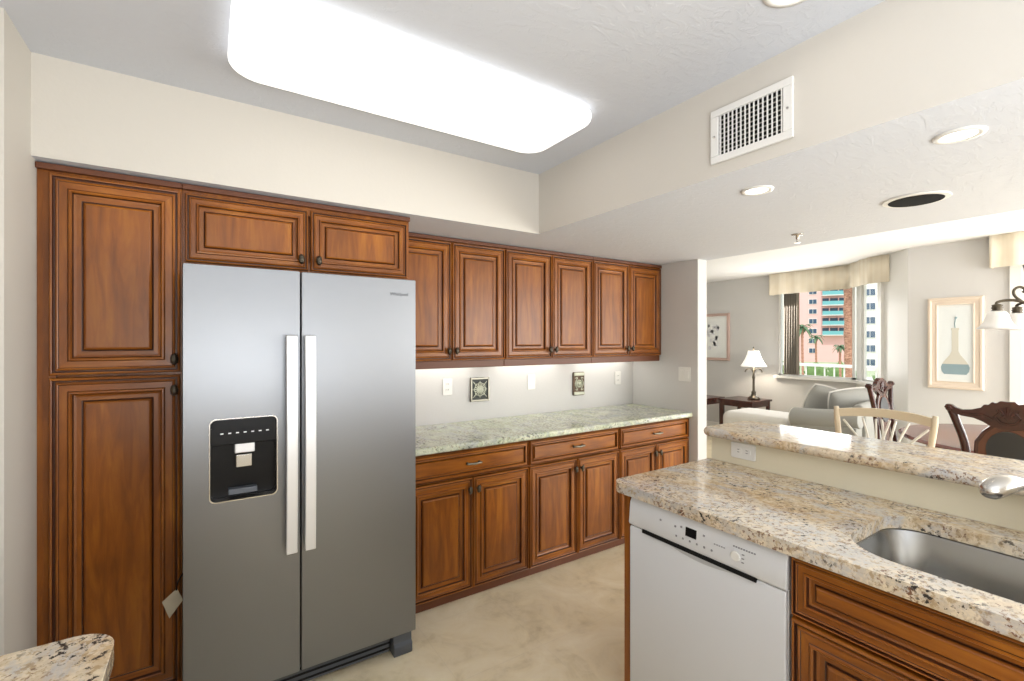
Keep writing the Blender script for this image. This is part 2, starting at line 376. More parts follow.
def cabinet(name, label, loc, rz, w, z0, z1, depth, doors, drawers=(), toe=None, crown=None, rail=None, group=None, cat='cabinet', s=1.0, extra=None, sd=.5):
    t = thing(name, label, cat, loc, rz, group)
    bm = nb(); th = .018
    box(bm, 0, th, 0, depth, z0, z1); box(bm, w-th, w, 0, depth, z0, z1)
    box(bm, th, w-th, depth-th, depth, z0, z1); box(bm, th, w-th, 0, depth-th, z0, z0+th)
    if not extra: box(bm, th, w-th, 0, depth-th, z1-th, z1)
    box(bm, th, w-th, -.0006, .016, z1-.06, z1+.0003); box(bm, th, w-th, -.0006, .016, z0+.0003, z0+.05); box(bm, th+.0003, .05, -.001, .0155, z0+.0006, z1-.0006); box(bm, w-.05, w-th-.0003, -.001, .0155, z0+.0006, z1-.0006)
    box(bm, th, w-th, .02, .03, z0+th, z1-th)
    obj('carcass', bm, M['wood_v'], t)
    for x0, x1, a, b, kn in doors:
        d = obj('door', door_bm(x0, x1, a, b, s), WOODS, t)
        if kn: knob(d, *kn)
    for x0, x1, a, b, pl in drawers:
        d = obj('drawer_front', door_bm(x0, x1, a, b, sd, True), WOODS, t)
        if pl: pull(d, (x0+x1)/2, (a+b)/2)
    if toe is not None: bobj('toe_board', (0, w, toe, toe+.016, 0, z0-.001), M['toe'], t)
    if crown: bobj('crown_strip', (0, w, -.025, -.0015, z1-.022, z1), M['toe'], t, .003)
    if rail: bobj('light_rail', (0, w, .0, .022, rail, z0-.0005), M['toe'], t, .004)
    return t
cabinet('pantry_cabinet', 'tall cherry pantry cabinet with two stacked doors left of the fridge', (-.519, 2.35, 0), 0, .429, .09, 2.132, .62,
        [(.034, .424, 1.362, 2.100, (.405, 1.415)), (.034, .424, .10, 1.352, (.405, 1.290))], toe=.04, crown=True)
t = cabinet('cabinet_above_fridge', 'short two door cherry cabinet directly above the steel fridge', (-.089, 2.35, 0), 0, .972, 1.805, 2.132, .62,
        [(.010, .478, 1.815, 2.095, (.447, 1.862)), (.490, .958, 1.815, 2.095, (.522, 1.862))], crown=True, s=.72)
bobj('side_panel', (.95, .972, .0, .62, 0, 1.804), M['wood_v'], t)
xs = [.885, 1.678, 2.471, 3.262]
ul = ['cherry wall cabinet beside the fridge, above the green plaque', 'cherry wall cabinet in the middle of the three over the green granite', 'cherry wall cabinet at the right end against the grey return wall']
bl = ['cherry base cabinet next to the fridge under the green granite', 'middle cherry base cabinet under the green granite, with pewter drawer pull', 'right end cherry base cabinet partly hidden behind the peninsula corner']
for i in range(3):
    W_ = xs[i+1]-xs[i]-.001; h = W_/2
    cabinet('wall_cabinet', ul[i], (xs[i], 2.672, 0), 0, W_, 1.362, 2.132, .306,
            [(.004, h-.003, 1.366, 2.104, (h-.026, 1.425)), (h+.003, W_-.004, 1.366, 2.104, (h+.026, 1.425))], crown=True, rail=1.315, group='cherry wall cabinets over the green granite', s=.95)
    cabinet('base_cabinet', bl[i], (xs[i], 2.395, 0), 0, W_, .06, .872, .58,
            [(.004, h-.003, .064, .700, (h-.028, .635)), (h+.003, W_-.004, .064, .700, (h+.028, .635))], [(.004, W_-.004, .708, .862, True)], toe=.02,
            group='cherry base cabinets under the green granite', s=.9, sd=.42)
# peninsula sink base (front faces -X)
cabinet('sink_cabinet', 'cherry sink base cabinet right of the white dishwasher, with long false drawer panel', (1.43, .692, 0), -90, .91, .09, .872, .60,
        [(.004, .452, .098, .690, None), (.458, .906, .098, .690, None)], [(.004, .906, .700, .866, False)], toe=.05, extra=True, s=.95, sd=.66)
tag(bobj('end_panel', (1.412, 2.058, 1.304, 1.332, 0, .872), M['wood_v']), 'cherry end panel left of the dishwasher under the counter corner', 'panel')
cabinet('base_cabinet', 'cherry base cabinet under the granite corner at lower left', (-.20, .30, 0), 90, .86, .09, .872, .59,
        [(.004, .427, .098, .700, (.40, .635)), (.433, .856, .098, .700, (.46, .635))], [(.004, .856, .708, .862, True)], toe=.03, s=.9, sd=.42)

# ---------------------------------------------------------------- counters
def slab(name, outer, z0, z1, m, hole=None, bev=.012):
    bm = nb(); loops = []
    for lp in [outer] + ([hole] if hole else []):
        vs = [bm.verts.new((x, y, z1)) for x, y in lp]
        loops.append([bm.edges.new((vs[i], vs[(i+1) % len(vs)])) for i in range(len(vs))])
    if hole: bmesh.ops.triangle_fill(bm, use_beauty=True, use_dissolve=False, edges=[e for l in loops for e in l])
    else: bm.faces.new([e.verts[0] for e in loops[0]])
    r = bmesh.ops.extrude_face_region(bm, geom=bm.faces[:])
    for v in [g for g in r['geom'] if isinstance(g, bmesh.types.BMVert)]: v.co.z = z0
    return obj(name, bm, m, None, bev, seg=4)
o = slab('countertop', [(.884, 2.34), (3.262, 2.34), (3.262, 2.978), (.884, 2.978)], .8745, .914, M['granite_green']); tag(o, 'long pale green granite countertop along the back wall', 'countertop')
hole = rrect(1.492, 1.925, -.16, .615, [.09, .10, .15, .09], 10)
o = slab('countertop', rrect(1.392, 2.058, -.25, 1.388, [.005, .01, .05, .01], 8), .8745, .914, M['granite'], hole, .018); tag(o, 'tan and cream granite countertop over the dishwasher, with sink cutout', 'countertop')
o = slab('bar_counter', rrect(2.0, 2.41, -.33, 1.405, [.02, .09, .06, .02], 8), 1.03, 1.07, M['granite'], None, .019); tag(o, 'raised granite bar top on the cream knee wall', 'bar counter')
o = slab('countertop', rrect(-.798, -.150, .25, 1.225, [.005, .07, .002, .002], 8), .8745, .914, M['granite'], None, .018); tag(o, 'rounded corner of a cream granite countertop at lower left', 'countertop')

# ---------------------------------------------------------------- refrigerator
t = thing('refrigerator', 'stainless steel side by side refrigerator with ice and water dispenser', 'refrigerator', (-.079, 2.116, 0))
bobj('body', (.008, .900, .075, .79, .03, 1.765), M['steel_side'], t, .004)
SP = .400
# left door with dispenser recess
dx0, dx1, dz0, dz1 = .084, .314, .868, 1.185
bm = nb(); outer = rrect(0, SP, .108, 1.778, .006, 3); hole = rrect(dx0, dx1, dz0, dz1, .02, 5)
def panel_with_hole(bm, outer, hole, y0, y1):
    es = []
    for lp in (outer, hole):
        vs = [bm.verts.new((x, y0, z)) for x, z in lp]; es += [bm.edges.new((vs[i], vs[(i+1) % len(vs)])) for i in range(len(vs))]
    bmesh.ops.triangle_fill(bm, use_beauty=True, use_dissolve=False, edges=es)
    r = bmesh.ops.extrude_face_region(bm, geom=bm.faces[:])
    for v in [g for g in r['geom'] if isinstance(g, bmesh.types.BMVert)]: v.co.y = y1
panel_with_hole(bm, outer, hole, 0, .068); ld = obj('door', bm, M['steel'], t, .004)
bm = nb(); TX = lambda a, b, c: (a, c, b)
prism(bm, rrect(SP+.006, .910, .108, 1.778, .006, 3), 0, .068, TX); rd = obj('door', bm, M['steel'], t, .004)
dp = obj('dispenser', (lambda b: (prism(b, rrect(dx0+.001, dx1-.001, dz0+.001, dz1-.001, .019, 5), .055, .066, TX), b)[1])(nb()), M['black'], ld)
bm = nb(); prism(bm, [(dx0+.002, 1.085), (dx1-.002, 1.085), (dx1-.002, 1.167), (dx1-.014, 1.183), (dx0+.014, 1.183), (dx0+.002, 1.167)], -.004, .054, TX); obj('control_panel', bm, M['black'], dp, .003)
bm = nb(); bm2 = rrect(dx0-.003, dx1+.003, dz0-.003, dz1+.003, .022, 6); bi = rrect(dx0+.001, dx1-.001, dz0+.001, dz1-.001, .02, 6)
v1 = [bm.verts.new((x, -.004, z)) for x, z in bm2]; v2 = [bm.verts.new((x, -.004, z)) for x, z in bi]; v3 = [bm.verts.new((x, .05, z)) for x, z in bi]; v0 = [bm.verts.new((x, .0, z)) for x, z in bm2]
for a, b in ((v0, v1), (v1, v2), (v2, v3)):
    for k in range(len(a)): bm.faces.new((a[k], a[(k+1) % len(a)], b[(k+1) % len(a)], b[k]))
obj('bezel', bm, M['nickel'], dp)
bobj('ice_chute', (.166, .236, .012, .054, 1.045, 1.084), M['handle'], dp, .004)
bobj('paddle', (.170, .228, .030, .048, .985, 1.036), M['nickel'], dp, .004)
bm = nb(); prism(bm, [(.012, .885), (.052, .885), (.052, .905), (.020, .905)], .145, .245, lambda a, b, c: (c, a, b)); obj('drip_tray', bm, M['grill'], dp, .002)
bm = nb()
for k in range(7): box(bm, .118+k*.026, .128+k*.026, -.0055, -.0035, 1.128, 1.132)
obj('control_marks', bm, M['handle'], dp)
for x, d in ((.342, ld), (.412, rd)):
    bm = nb(); w_ = .042
    pts = [(-.052 - .012*math.sin(PI*k/12), .625+.885*k/12) for k in range(13)]
    poly = pts + [(y+.016, z) for y, z in reversed(pts)]
    prism(bm, poly, x, x+w_, lambda a, b, c: (c, a, b))
    for z in (.645, 1.455): box(bm, x+.008, x+w_-.008, -.045, .0, z, z+.035)
    obj('handle', bm, M['handle'], d, .004)
bobj('base_grille', (.01, .80, .055, .073, .015, .100), M['grill'], t, .003)
bm = nb(); box(bm, .01, .80, .05, .056, .03, .036); box(bm, .01, .80, .05, .056, .055, .061); box(bm, .01, .80, .05, .056, .08, .086); obj('grille_slats', bm, M['black'], t)
for x in (.012, .808):
    bm = nb(); prism(bm, [(.016, 0), (.010, .010), (.010, .048), (.022, .058), (.024, .104), (.12, .104), (.12, 0)], x, x+.09, lambda a, b, c: (c, a, b)); obj('foot_cover', bm, M['grill'], t, .004)
cu = bpy.data.curves.new('lettering', 'FONT'); cu.body = 'Whirlpool'; cu.size = .021; cu.align_x = 'CENTER'; cu.extrude = .0006
to = bpy.data.objects.new('lettering_tmp', cu); COL.objects.link(to); bpy.context.view_layer.update()
me = bpy.data.meshes.new_from_object(to.evaluated_get(bpy.context.evaluated_depsgraph_get())); bpy.data.objects.remove(to)
lt = bpy.data.objects.new('brand_lettering', me); COL.objects.link(lt); me.materials.clear(); me.materials.append(M['grill']); lt.parent = rd
lt.location = (.828, -.001, 1.700); lt.rotation_euler = (PI/2, 0, 0)
# paper tag on a cord hung beside the fridge
t = thing('paper_tag', 'small beige paper tag on a cord between pantry and fridge', 'tag', (-.105, 2.255, .52))
bm = nb()
q = [(-.045, -.045), (-.022, -.115), (.022, -.055), (.002, -.005)]
prism(bm, q, -.001, .001, lambda a, b, c: (a, c, b)); obj('card', bm, mat('beige_card', (.50,.44,.32), .7), t)
bm = nb(); tube(bm, spline([(.0, 0, -.012), (.006, .004, .02), (.022, .02, .045), (.02, .06, .05)]), .003, 6); obj('cord', bm, M['black'], t)

# ---------------------------------------------------------------- dishwasher (front faces -X)
t = thing('dishwasher', 'white built-in dishwasher under the tan granite peninsula', 'dishwasher', (1.43, 1.300, 0), -90)
W_ = .604
bobj('body', (.004, W_-.004, .0, .56, .09, .868), M['enamel'], t)
bm = nb(); prism(bm, [(-.010, .115), (0, .115), (0, .762), (-.010, .762)], .002, W_-.002, lambda a, b, c: (c, a, b))
prism(bm, [(-.026, .13), (-.018, .115), (-.010, .115), (-.010, .758), (-.022, .758), (-.026, .750)], .004, W_-.004, lambda a, b, c: (c, a, b))
dd = obj('door', bm, M['enamel'], t, .003)
bm = nb(); prism(bm, [(-.030, .770), (-.026, .762), (0, .762), (0, .868), (-.012, .868), (-.022, .850)], .001, W_-.001, lambda a, b, c: (c, a, b)); cp = obj('control_panel', bm, M['enamel'], t, .003)
bm = nb(); box(bm, .070, .515, -.0305, -.020, .750, .764); obj('handle_recess', bm, M['slot'], dd)
bm = nb()
pts = [(.17+.30*k/16, .752-.018*math.sin(PI*k/16)) for k in range(17)]
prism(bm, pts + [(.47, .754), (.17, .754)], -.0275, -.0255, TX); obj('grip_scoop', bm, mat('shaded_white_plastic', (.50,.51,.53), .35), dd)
fy = lambda z: -.0305 + (z-.770)/(.080)*.008
def pm(bm, x0, x1, z0, z1): prism(bm, [(fy(z0)-.0012, z0), (fy(z0)+.002, z0), (fy(z1)+.002, z1), (fy(z1)-.0012, z1)], x0, x1, lambda a, b, c: (c, a, b))
bm = nb(); pm(bm, .262, .305, .806, .836); obj('display', bm, M['black'], cp)
bm = nb()
for k in range(6): pm(bm, .222+.028*k, .228+.028*k, .789, .795)
for x, z in ((.150, .822), (.215, .820), (.330, .826), (.240, .826)): pm(bm, x, x+.007, z, z+.006)
for k in range(3): pm(bm, .468, .476, .792+.012*k, .795+.012*k)
for k in range(9): pm(bm, .438+.0085*k, .443+.0085*k, .832, .836)
for k in range(5): pm(bm, .372+.0085*k, .377+.0085*k, .815, .8175)
o = obj('printed_marks', bm, M['grey_mark'], cp); o['kind'] = 'stuff'
bm = nb(); lathe(bm, [(.016, 0), (.016, .003), (.014, .005), (0, .005)], (.448, fy(.806), .806), 24, lambda a, b, c: (a, -c, b)); obj('start_button', bm, M['plastic'], cp)
bobj('toe_panel', (.004, W_-.004, .05, .06, 0, .089), M['black'], t)

# ---------------------------------------------------------------- sink and faucet
t = thing('sink', 'stainless steel undermount sink basin in the granite peninsula', 'sink', (0, 0, 0))
bm = nb()
def sring(d, z): return [bm.verts.new((x, y, z)) for x, y in rrect(1.484+d, 1.933-d, -.168+d, .623-d, [max(.02, .095-d*.4)]*1 + [max(.02, .105-d*.4), max(.02, .155-d*.4), max(.02, .095-d*.4)], 10)]
rs = [sring(-.022, .873), sring(.002, .873), sring(.006, .868), sring(.014, .72), sring(.022, .695), sring(.045, .680), sring(.12, .677)]
for a, b in zip(rs, rs[1:]):
    for k in range(len(a)): bm.faces.new((a[k], a[(k+1) % len(a)], b[(k+1) % len(a)], b[k]))
bm.faces.new(rs[-1])
sk = obj('basin', bm, M['sink'], t, smooth=True); sk.modifiers.new('solid', 'SOLIDIFY').thickness = .0015
bm = nb(); lathe(bm, [(.045, .679), (.043, .6815), (.030, .680), (.028, .678), (0, .678)], (1.71, .23, 0), 24); obj('drain', bm, M['nickel'], t, smooth=True)
t = thing('faucet', 'brushed nickel pull-out faucet reaching over the sink', 'faucet', (1.955, .245, .914))
bm = nb(); lathe(bm, [(.030, 0), (.030, .008), (.024, .014), (.022, .09), (.019, .14)], (0, 0, 0), 24); obj('base', bm, M['nickel'], t, smooth=True)
bm = nb(); tube(bm, spline([(0, 0, .12), (-.012, .005, .155), (-.05, .02, .176), (-.09, .040, .185), (-.130, .056, .19)]), [.019]*6+[.017]*6+[.0155]*6+[.015]*7, 16); obj('spout', bm, M['nickel'], t, smooth=True)
bm = nb(); tube(bm, spline([(-.125, .054, .19), (-.165, .068, .194), (-.205, .082, .192), (-.238, .094, .182), (-.255, .100, .172)]), [.0155, .016, .017, .018, .0195, .021, .0225, .024, .025, .026, .0265, .027, .027, .027, .0268, .0265, .026, .025, .024, .022, .020, .017, .014, .010, .004][:25], 18); obj('spray_head', bm, M['nickel'], t, smooth=True)
bm = nb(); tube(bm, [(0, -.02, .10), (.0, -.05, .125), (0, -.10, .15)], [.008, .007, .006], 10); obj('lever', bm, M['nickel'], t, smooth=True)

# ---------------------------------------------------------------- outlets, switches, wall plates (local: plate in XZ, front to -y)
def plate(name, label, loc, rz, w, h, kind, group=None, horiz=False):
    t = thing(name, label, 'outlet' if 'outlet' in name else 'switch', loc, rz, group)
    bm = nb(); prism(bm, rrect(-w/2, w/2, -h/2, h/2, .006, 3), -.006, 0, TX); obj('plate', bm, M['plastic'], t, .002)
    if kind == 'duplex':
        for s in (-1, 1):
            c = (s*.020, 0) if horiz else (0, s*.020)
            bm = nb(); prism(bm, rrect(c[0]-.016, c[0]+.016, c[1]-.014, c[1]+.014, .009, 4), -.0085, -.004, TX); r = obj('receptacle', bm, M['plastic'], t)
            bm = nb()
            for q in (-1, 1):
                if horiz: box(bm, c[0]-.005, c[0]+.005, -.0092, -.008, c[1]+q*.006-.001, c[1]+q*.006+.001)
                else: box(bm, c[0]+q*.006-.001, c[0]+q*.006+.001, -.0092, -.008, c[1]-.004, c[1]+.006)
            obj('slots', bm, M['slot'], r)
    else:
        n = kind
        for k in range(n):
            x = (k-(n-1)/2)*.046
            bobj('rocker', (x-.016, x+.016, -.0095, -.004, -.033, .033), M['plastic'], t, .002)
    return t
plate('outlet', 'white duplex outlet nearest the fridge on the backsplash', (1.401, 2.979, 1.165), 0, .072, .116, 'duplex')
plate('light_switch', 'white switch in the middle of the backsplash, between plaque and bronze plate', (2.12, 2.979, 1.165), 0, .072, .116, 1)
plate('outlet', 'white outlet at the right end of the backsplash', (3.07, 2.979, 1.155), 0, .072, .116, 'duplex')
plate('light_switch', 'double white switch on the grey return wall', (3.264, 2.42, 1.215), 90+180, .116, .116, 2)
plate('outlet', 'horizontal outlet on the cream knee wall under the bar top', (2.059, 1.212, .982), -90, .116, .072, 'duplex', horiz=True)
# green ornamental plaque
t = thing('wall_plaque', 'square blackened metal plaque with pale green scrollwork on the backsplash', 'plaque', (1.655, 2.979, 1.135))
bobj('backing', (-.075, .075, -.010, 0, -.085, .085), M['tile_dark'], t, .003)
bm = nb()
for a in ((-.078, .078, -.020, -.002, .072, .087), (-.078, .078, -.020, -.002, -.087, -.072), (-.078, -.064, -.020, -.002, -.072, .072), (.064, .078, -.020, -.002, -.072, .072)): box(bm, *a)
obj('rim', bm, M['pewter'], t, .003)
bm = nb()
for k in range(8):
    a = k*PI/4; c, s = math.cos(a), math.sin(a); R = .062 if k % 2 == 0 else .082
    P_ = lambda r, q: (r*c-q*s, -.015, r*s+q*c)
    tube(bm, [P_(.008, 0), P_(R*.55, .0), P_(R, 0)], [.005, .0035, .002], 6)
    for q in (-1, 1): tube(bm, spline([P_(.014, 0), P_(.03, q*.014), P_(.045, q*.012), P_(.048, q*.003)], 4), .0032, 6)
lathe(bm, [(.012, 0), (.010, .006), (0, .008)], (0, -.010, 0), 12, lambda a, b, c: (a, -c, b))
obj('scrollwork', bm, M['tile_light'], t)
t = thing('wall_plate_ornament', 'ornate bronze wall plate on the backsplash right of the middle switch', 'wall plate', (2.603, 2.979, 1.128))
bm = nb(); prism(bm, rrect(-.062, .062, -.098, .098, .012, 4), -.014, 0, TX); obj('back_plate', bm, mat('aged_brown_bronze', (.09,.06,.04), .4, .7), t, .003)
for z0, z1 in ((.066, .094), (-.094, -.066)): bobj('band', (-.058, .058, -.024, -.012, z0, z1), M['tile_light'], t, .006)
bm = nb(); lathe(bm, [(.034, 0), (.034, .004), (.026, .008), (.020, .004), (.012, .010), (0, .012)], (0, -.014, 0), 20, lambda a, b, c: (a, -c, b))
for q in (-1, 1): tube(bm, spline([(-.045*q, -.017, -.045), (-.02*q, -.017, -.05), (-.045*q, -.017, 0), (-.02*q, -.017, .05), (-.045*q, -.017, .045)], 4), .004, 6)
obj('relief', bm, M['tile_light'], t)

# ---------------------------------------------------------------- lights of the kitchen
t = thing('ceiling_light', 'large rectangular lit ceiling light with rounded corners', 'ceiling light', (0, 0, CE))
bm = nb(); prism(bm, rrect(.10, 1.39, 1.51, 1.96, .05, 6), -.02, -.0005); obj('housing', bm, M['white'], t)
bm = nb(); prism(bm, rrect(.056, 1.433, 1.482, 1.985, .11, 10), -.05, -.008); obj('diffuser', bm, M['panel'], t, .018, seg=4)
def can(label, x, y, z, r=.072, lit=True):
    t = thing('recessed_light', label, 'recessed light', (x, y, z))
    bm = nb(); prof = [(r+.018, 0), (r+.017, -.005), (r+.002, -.007), (r-.004, -.002)]; rings = []
    for q, h in prof: rings.append([bm.verts.new((q*math.cos(2*PI*k/40), q*math.sin(2*PI*k/40), h)) for k in range(40)])
    for a, b in zip(rings, rings[1:]):
        for k in range(40): bm.faces.new((a[k], a[(k+1) % 40], b[(k+1) % 40], b[k]))
    obj('trim_ring', bm, M['white'], t, smooth=True)
    bm = nb(); lathe(bm, [(r-.003, -.0008), (r-.004, -.003), (0, -.003)], (0, 0, 0), 40); obj('lens', bm, M['can'], t)
can('lit recessed light in the low ceiling nearest the air vent', 1.98, 1.105, SO, .046)
can('lit recessed light in the low ceiling toward the upper right', 1.98, .46, SO, .046)
can('lit recessed light at the top edge in the high kitchen ceiling', 1.40, .672, CE, .065)
t = thing('ceiling_speaker', 'round dark speaker grille set in the low ceiling', 'speaker', (2.717, .779, SO))
bm = nb(); lathe(bm, [(.122, -.0005), (.120, -.006), (.104, -.007)], (0, 0, 0), 40); obj('trim_ring', bm, M['white'], t)
bm = nb(); lathe(bm, [(.100, -.0072), (.098, -.010), (0, -.011)], (0, 0, 0), 40); obj('grille', bm, M['slot'], t)
t = thing('sprinkler', 'small chrome fire sprinkler under the low ceiling', 'sprinkler', (3.01, 1.43, SO))
bm = nb(); lathe(bm, [(.034, 0), (.030, -.005), (.010, -.007), (.009, -.028), (.006, -.034), (0, -.034)], (0, 0, 0), 18); obj('escutcheon', bm, M['nickel'], t, smooth=True)
bm = nb(); lathe(bm, [(0, -.050), (.018, -.050), (.018, -.052), (0, -.053)], (0, 0, 0), 12)
for q in (-1, 1): tube(bm, [(q*.007, 0, -.03), (q*.012, 0, -.042), (0, 0, -.050)], .002, 6)
obj('deflector', bm, M['nickel'], t)
for i, lb in enumerate(('lit strip light under the wall cabinet beside the fridge', 'lit strip light under the middle wall cabinet', 'lit strip light under the right end wall cabinet')):
    x = xs[i]+.08
    t = thing('under_cabinet_light', lb, 'strip light', (x, 2.90, 1.361), 0, 'strip lights under the wall cabinets')
    bobj('housing', (0, .63, -.03, .03, -.016, -.0005), M['white'], t, .003); bobj('lens', (.01, .62, -.022, .022, -.021, -.0165), M['tube'], t)
# air vent on the soffit face (X = 1.685, faces -X)
t = thing('air_vent', 'white supply air vent high on the cream soffit', 'vent', (1.6845, 1.122, 2.292), -90)
w_, h_ = .312, .210
bm = nb()
for a in ((0, w_, h_/2-.028, h_/2), (0, w_, -h_/2, -h_/2+.028), (0, .034, -h_/2+.028, h_/2-.028), (w_-.034, w_, -h_/2+.028, h_/2-.028)): box(bm, a[0], a[1], -.012, 0, a[2], a[3])
obj('frame', bm, M['white'], t, .003)
bobj('duct', (.034, w_-.034, -.0015, -.0005, -h_/2+.028, h_/2-.028), M['slot'], t)
bm = nb()
for k in range(15):
    x = .040+k*.0166; box(bm, x, x+.0035, -.011, -.0055, -h_/2+.028, h_/2-.028)
obj('vertical_blades', bm, M['white'], t)
bm = nb()
for k in range(8):
    z = -h_/2+.040+k*.0175; box(bm, .034, w_-.034, -.0050, -.0018, z, z+.003)
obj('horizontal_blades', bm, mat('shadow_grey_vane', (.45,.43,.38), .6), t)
for x in (.017, w_-.017): bm = nb(); lathe(bm, [(.005, 0), (.004, .002), (0, .0025)], (x, -.012, 0), 12, lambda a, b, c: (a, -c, b)); obj('screw', bm, M['nickel'], t)

# ---------------------------------------------------------------- living room
def side_table(label, loc, sx, sy, h):
    t = thing('side_table', label, 'side table', loc, 0)
    bobj('table_top', (-.02, sx+.02, -.02, sy+.02, h-.03, h), M['mahogany'], t, .005)
    bm = nb()
    for a in ((.02, sx-.02, .004, .02), (.02, sx-.02, sy-.02, sy-.004), (.004, .02, .02, sy-.02), (sx-.02, sx-.004, .02, sy-.02)): box(bm, *a, h-.10, h-.031)
    obj('apron', bm, M['mahogany'], t)
    for x in (0, sx-.045):
        for y in (0, sy-.045): bobj('leg', (x, x+.045, y, y+.045, 0, h-.031), M['mahogany'], t, .004)
side_table('dark red wood end table holding the table lamp', (6.62, 3.77, 0), .50, .50, .60)
side_table('smaller dark wood end table left of the lamp table', (6.58, 4.50, 0), .48, .46, .57)
t = thing('table_lamp', 'lit table lamp with white bell shade on the end table', 'lamp', (6.93, 3.92, .6))
bm = nb(); lathe(bm, [(.085, 0), (.088, .015), (.070, .035), (.040, .05), (.030, .09), (.036, .11), (.018, .13), (.016, .30), (.022, .33), (.014, .36), (.012, .50)], (0, 0, 0), 20); lb = obj('lamp_base', bm, M['bronze'], t, smooth=True)
bm = nb()
for q in (-1, 1):
    tube(bm, spline([(0, 0, .40), (q*.03, -q*.03, .46), (q*.07, -q*.07, .45), (q*.085, -q*.085, .41)]), [.006]*10+[.010]*9, 8)
obj('leaf_scroll', bm, M['bronze'], lb, smooth=True)
bm = nb(); prof = [(.178, .50), (.150, .545), (.115, .61), (.090, .68), (.075, .735)]; rings = []
for r, z in prof: rings.append([bm.verts.new((r*(1+.02*math.cos(8*2*PI*k/48))*math.cos(2*PI*k/48), r*(1+.02*math.cos(8*2*PI*k/48))*math.sin(2*PI*k/48), z)) for k in range(48)])
for a, b in zip(rings, rings[1:]):
    for k in range(48): bm.faces.new((a[k], a[(k+1) % 48], b[(k+1) % 48], b[k]))
so = obj('lamp_shade', bm, M['shade'], t, smooth=True); so.modifiers.new('solid', 'SOLIDIFY').thickness = .004
bm = nb(); lathe(bm, [(.005, .50), (.005, .75), (.012, .76), (.006, .79), (0, .80)], (0, 0, 0), 10); obj('finial', bm, M['bronze'], t)
pl = bpy.data.lights.new('lamp_bulb', 'POINT'); pl.energy = 9; pl.color = (1,.88,.72); pl.shadow_soft_size = .03
po = bpy.data.objects.new('lamp_bulb', pl); COL.objects.link(po); po.parent = t; po.location = (0.03, 0, .62)

# armchair: faces +Y, near arm towards the kitchen
t = thing('armchair', 'grey rolled arm upholstered armchair below the living room window', 'armchair', (5.46, 2.0, 0)); t.scale = (1, .76, 1)
def blob(bm, x0, x1, y0, y1, z0, z1, r=.06):
    box(bm, x0, x1, y0, y1, z0, z1)
bobj('base', (.06, .87, .10, .92, .10, .34), M['grey_cloth'], t, .03, 3)
bobj('seat_cushion', (.21, .72, .24, .97, .345, .49), M['grey_cloth'], t, .05, 4)
for x in (.10, .83):
    bm = nb(); box(bm, x-.075, x+.075, .06, .90, .12, .60)
    tube(bm, [(x, .04, .675), (x, .3, .66), (x, .6, .64), (x, .88, .625), (x, .90, .625)], [.085, .105, .105, .11, .105], 24)
    ar = obj('arm', bm, M['grey_cloth'], t, .01)
    bm = nb(); tube(bm, [(x+.098*math.cos(a*PI/12), .903, .625+.098*math.sin(a*PI/12)) for a in range(-5, 18)], .008, 8); obj('piping', bm, M['cream_cloth'], ar)
bm = nb(); box(bm, .18, .75, .02, .22, .12, .74); tube(bm, [(.16, .10, .74), (.47, .10, .76), (.77, .10, .74)], .09, 20); obj('backrest', bm, M['grey_cloth'], t, .02)
for x in (.1, .83):
    for y in (.14, .86): bobj('leg', (x-.03, x+.03, y-.03, y+.03, 0, .099), M['mahogany'], t, .004)
def pillow(name, label, loc, rot, w, h, th, m, group):
    t = thing(name, label, 'pillow', loc, 0, group); t.rotation_euler = rot
    bm = nb(); n = 14; grid = {}
    for s in (1, -1):
        for i in range(n+1):
            for j in range(n+1):
                u, v = i/n*2-1, j/n*2-1; e = (1-u**4)*(1-v**4)
                px = u*(1-.10*(v*v))*w/2; pz = v*(1-.10*(u*u))*h/2
                if e == 0 and s == -1: grid[(s, i, j)] = grid[(1, i, j)]
                else: grid[(s, i, j)] = bm.verts.new((px, s*th/2*e**.5, pz))
        for i in range(n):
            for j in range(n): bm.faces.new((grid[(s, i, j)], grid[(s, i+1, j)], grid[(s, i+1, j+1)], grid[(s, i, j+1)]))
    obj('cover', bm, m, t, smooth=True)
    bm = nb(); ed = []
    for i in range(n): ed.append((i/n*2-1, -1))
    for i in range(n): ed.append((1, i/n*2-1))
    for i in range(n): ed.append((1-i/n*2, 1))
    for i in range(n+1): ed.append((-1, 1-i/n*2))
    tube(bm, [(u*(1-.10*v*v)*w/2, 0, v*(1-.10*u*u)*h/2) for u, v in ed], .009, 8); obj('piping', bm, M['cream_cloth'], t)
pillow('throw_pillow', 'grey throw pillow with white piping, the left one on the armchair', (6.06, 2.55, .74), (math.radians(14), math.radians(20), math.radians(-60)), .44, .42, .16, M['pillow'], 'grey pillows on the armchair')
pillow('throw_pillow', 'plump grey throw pillow, the right one on the armchair', (6.00, 2.26, .76), (math.radians(12), math.radians(-8), math.radians(-48)), .50, .42, .20, M['pillow'], 'grey pillows on the armchair')
t = thing('ottoman', 'long cream upholstered ottoman in front of the grey armchair', 'ottoman', (5.55, 2.74, 0))
bobj('cushion', (0, .62, 0, .84, .30, .59), M['cream_cloth'], t, .09, 6)
bobj('base', (.03, .59, .03, .81, .10, .305), M['cream_cloth'], t, .01)
for x in (.06, .56):
    for y in (.06, .78): bobj('leg', (x-.025, x+.025, y-.025, y+.025, 0, .099), M['mahogany'], t, .004)

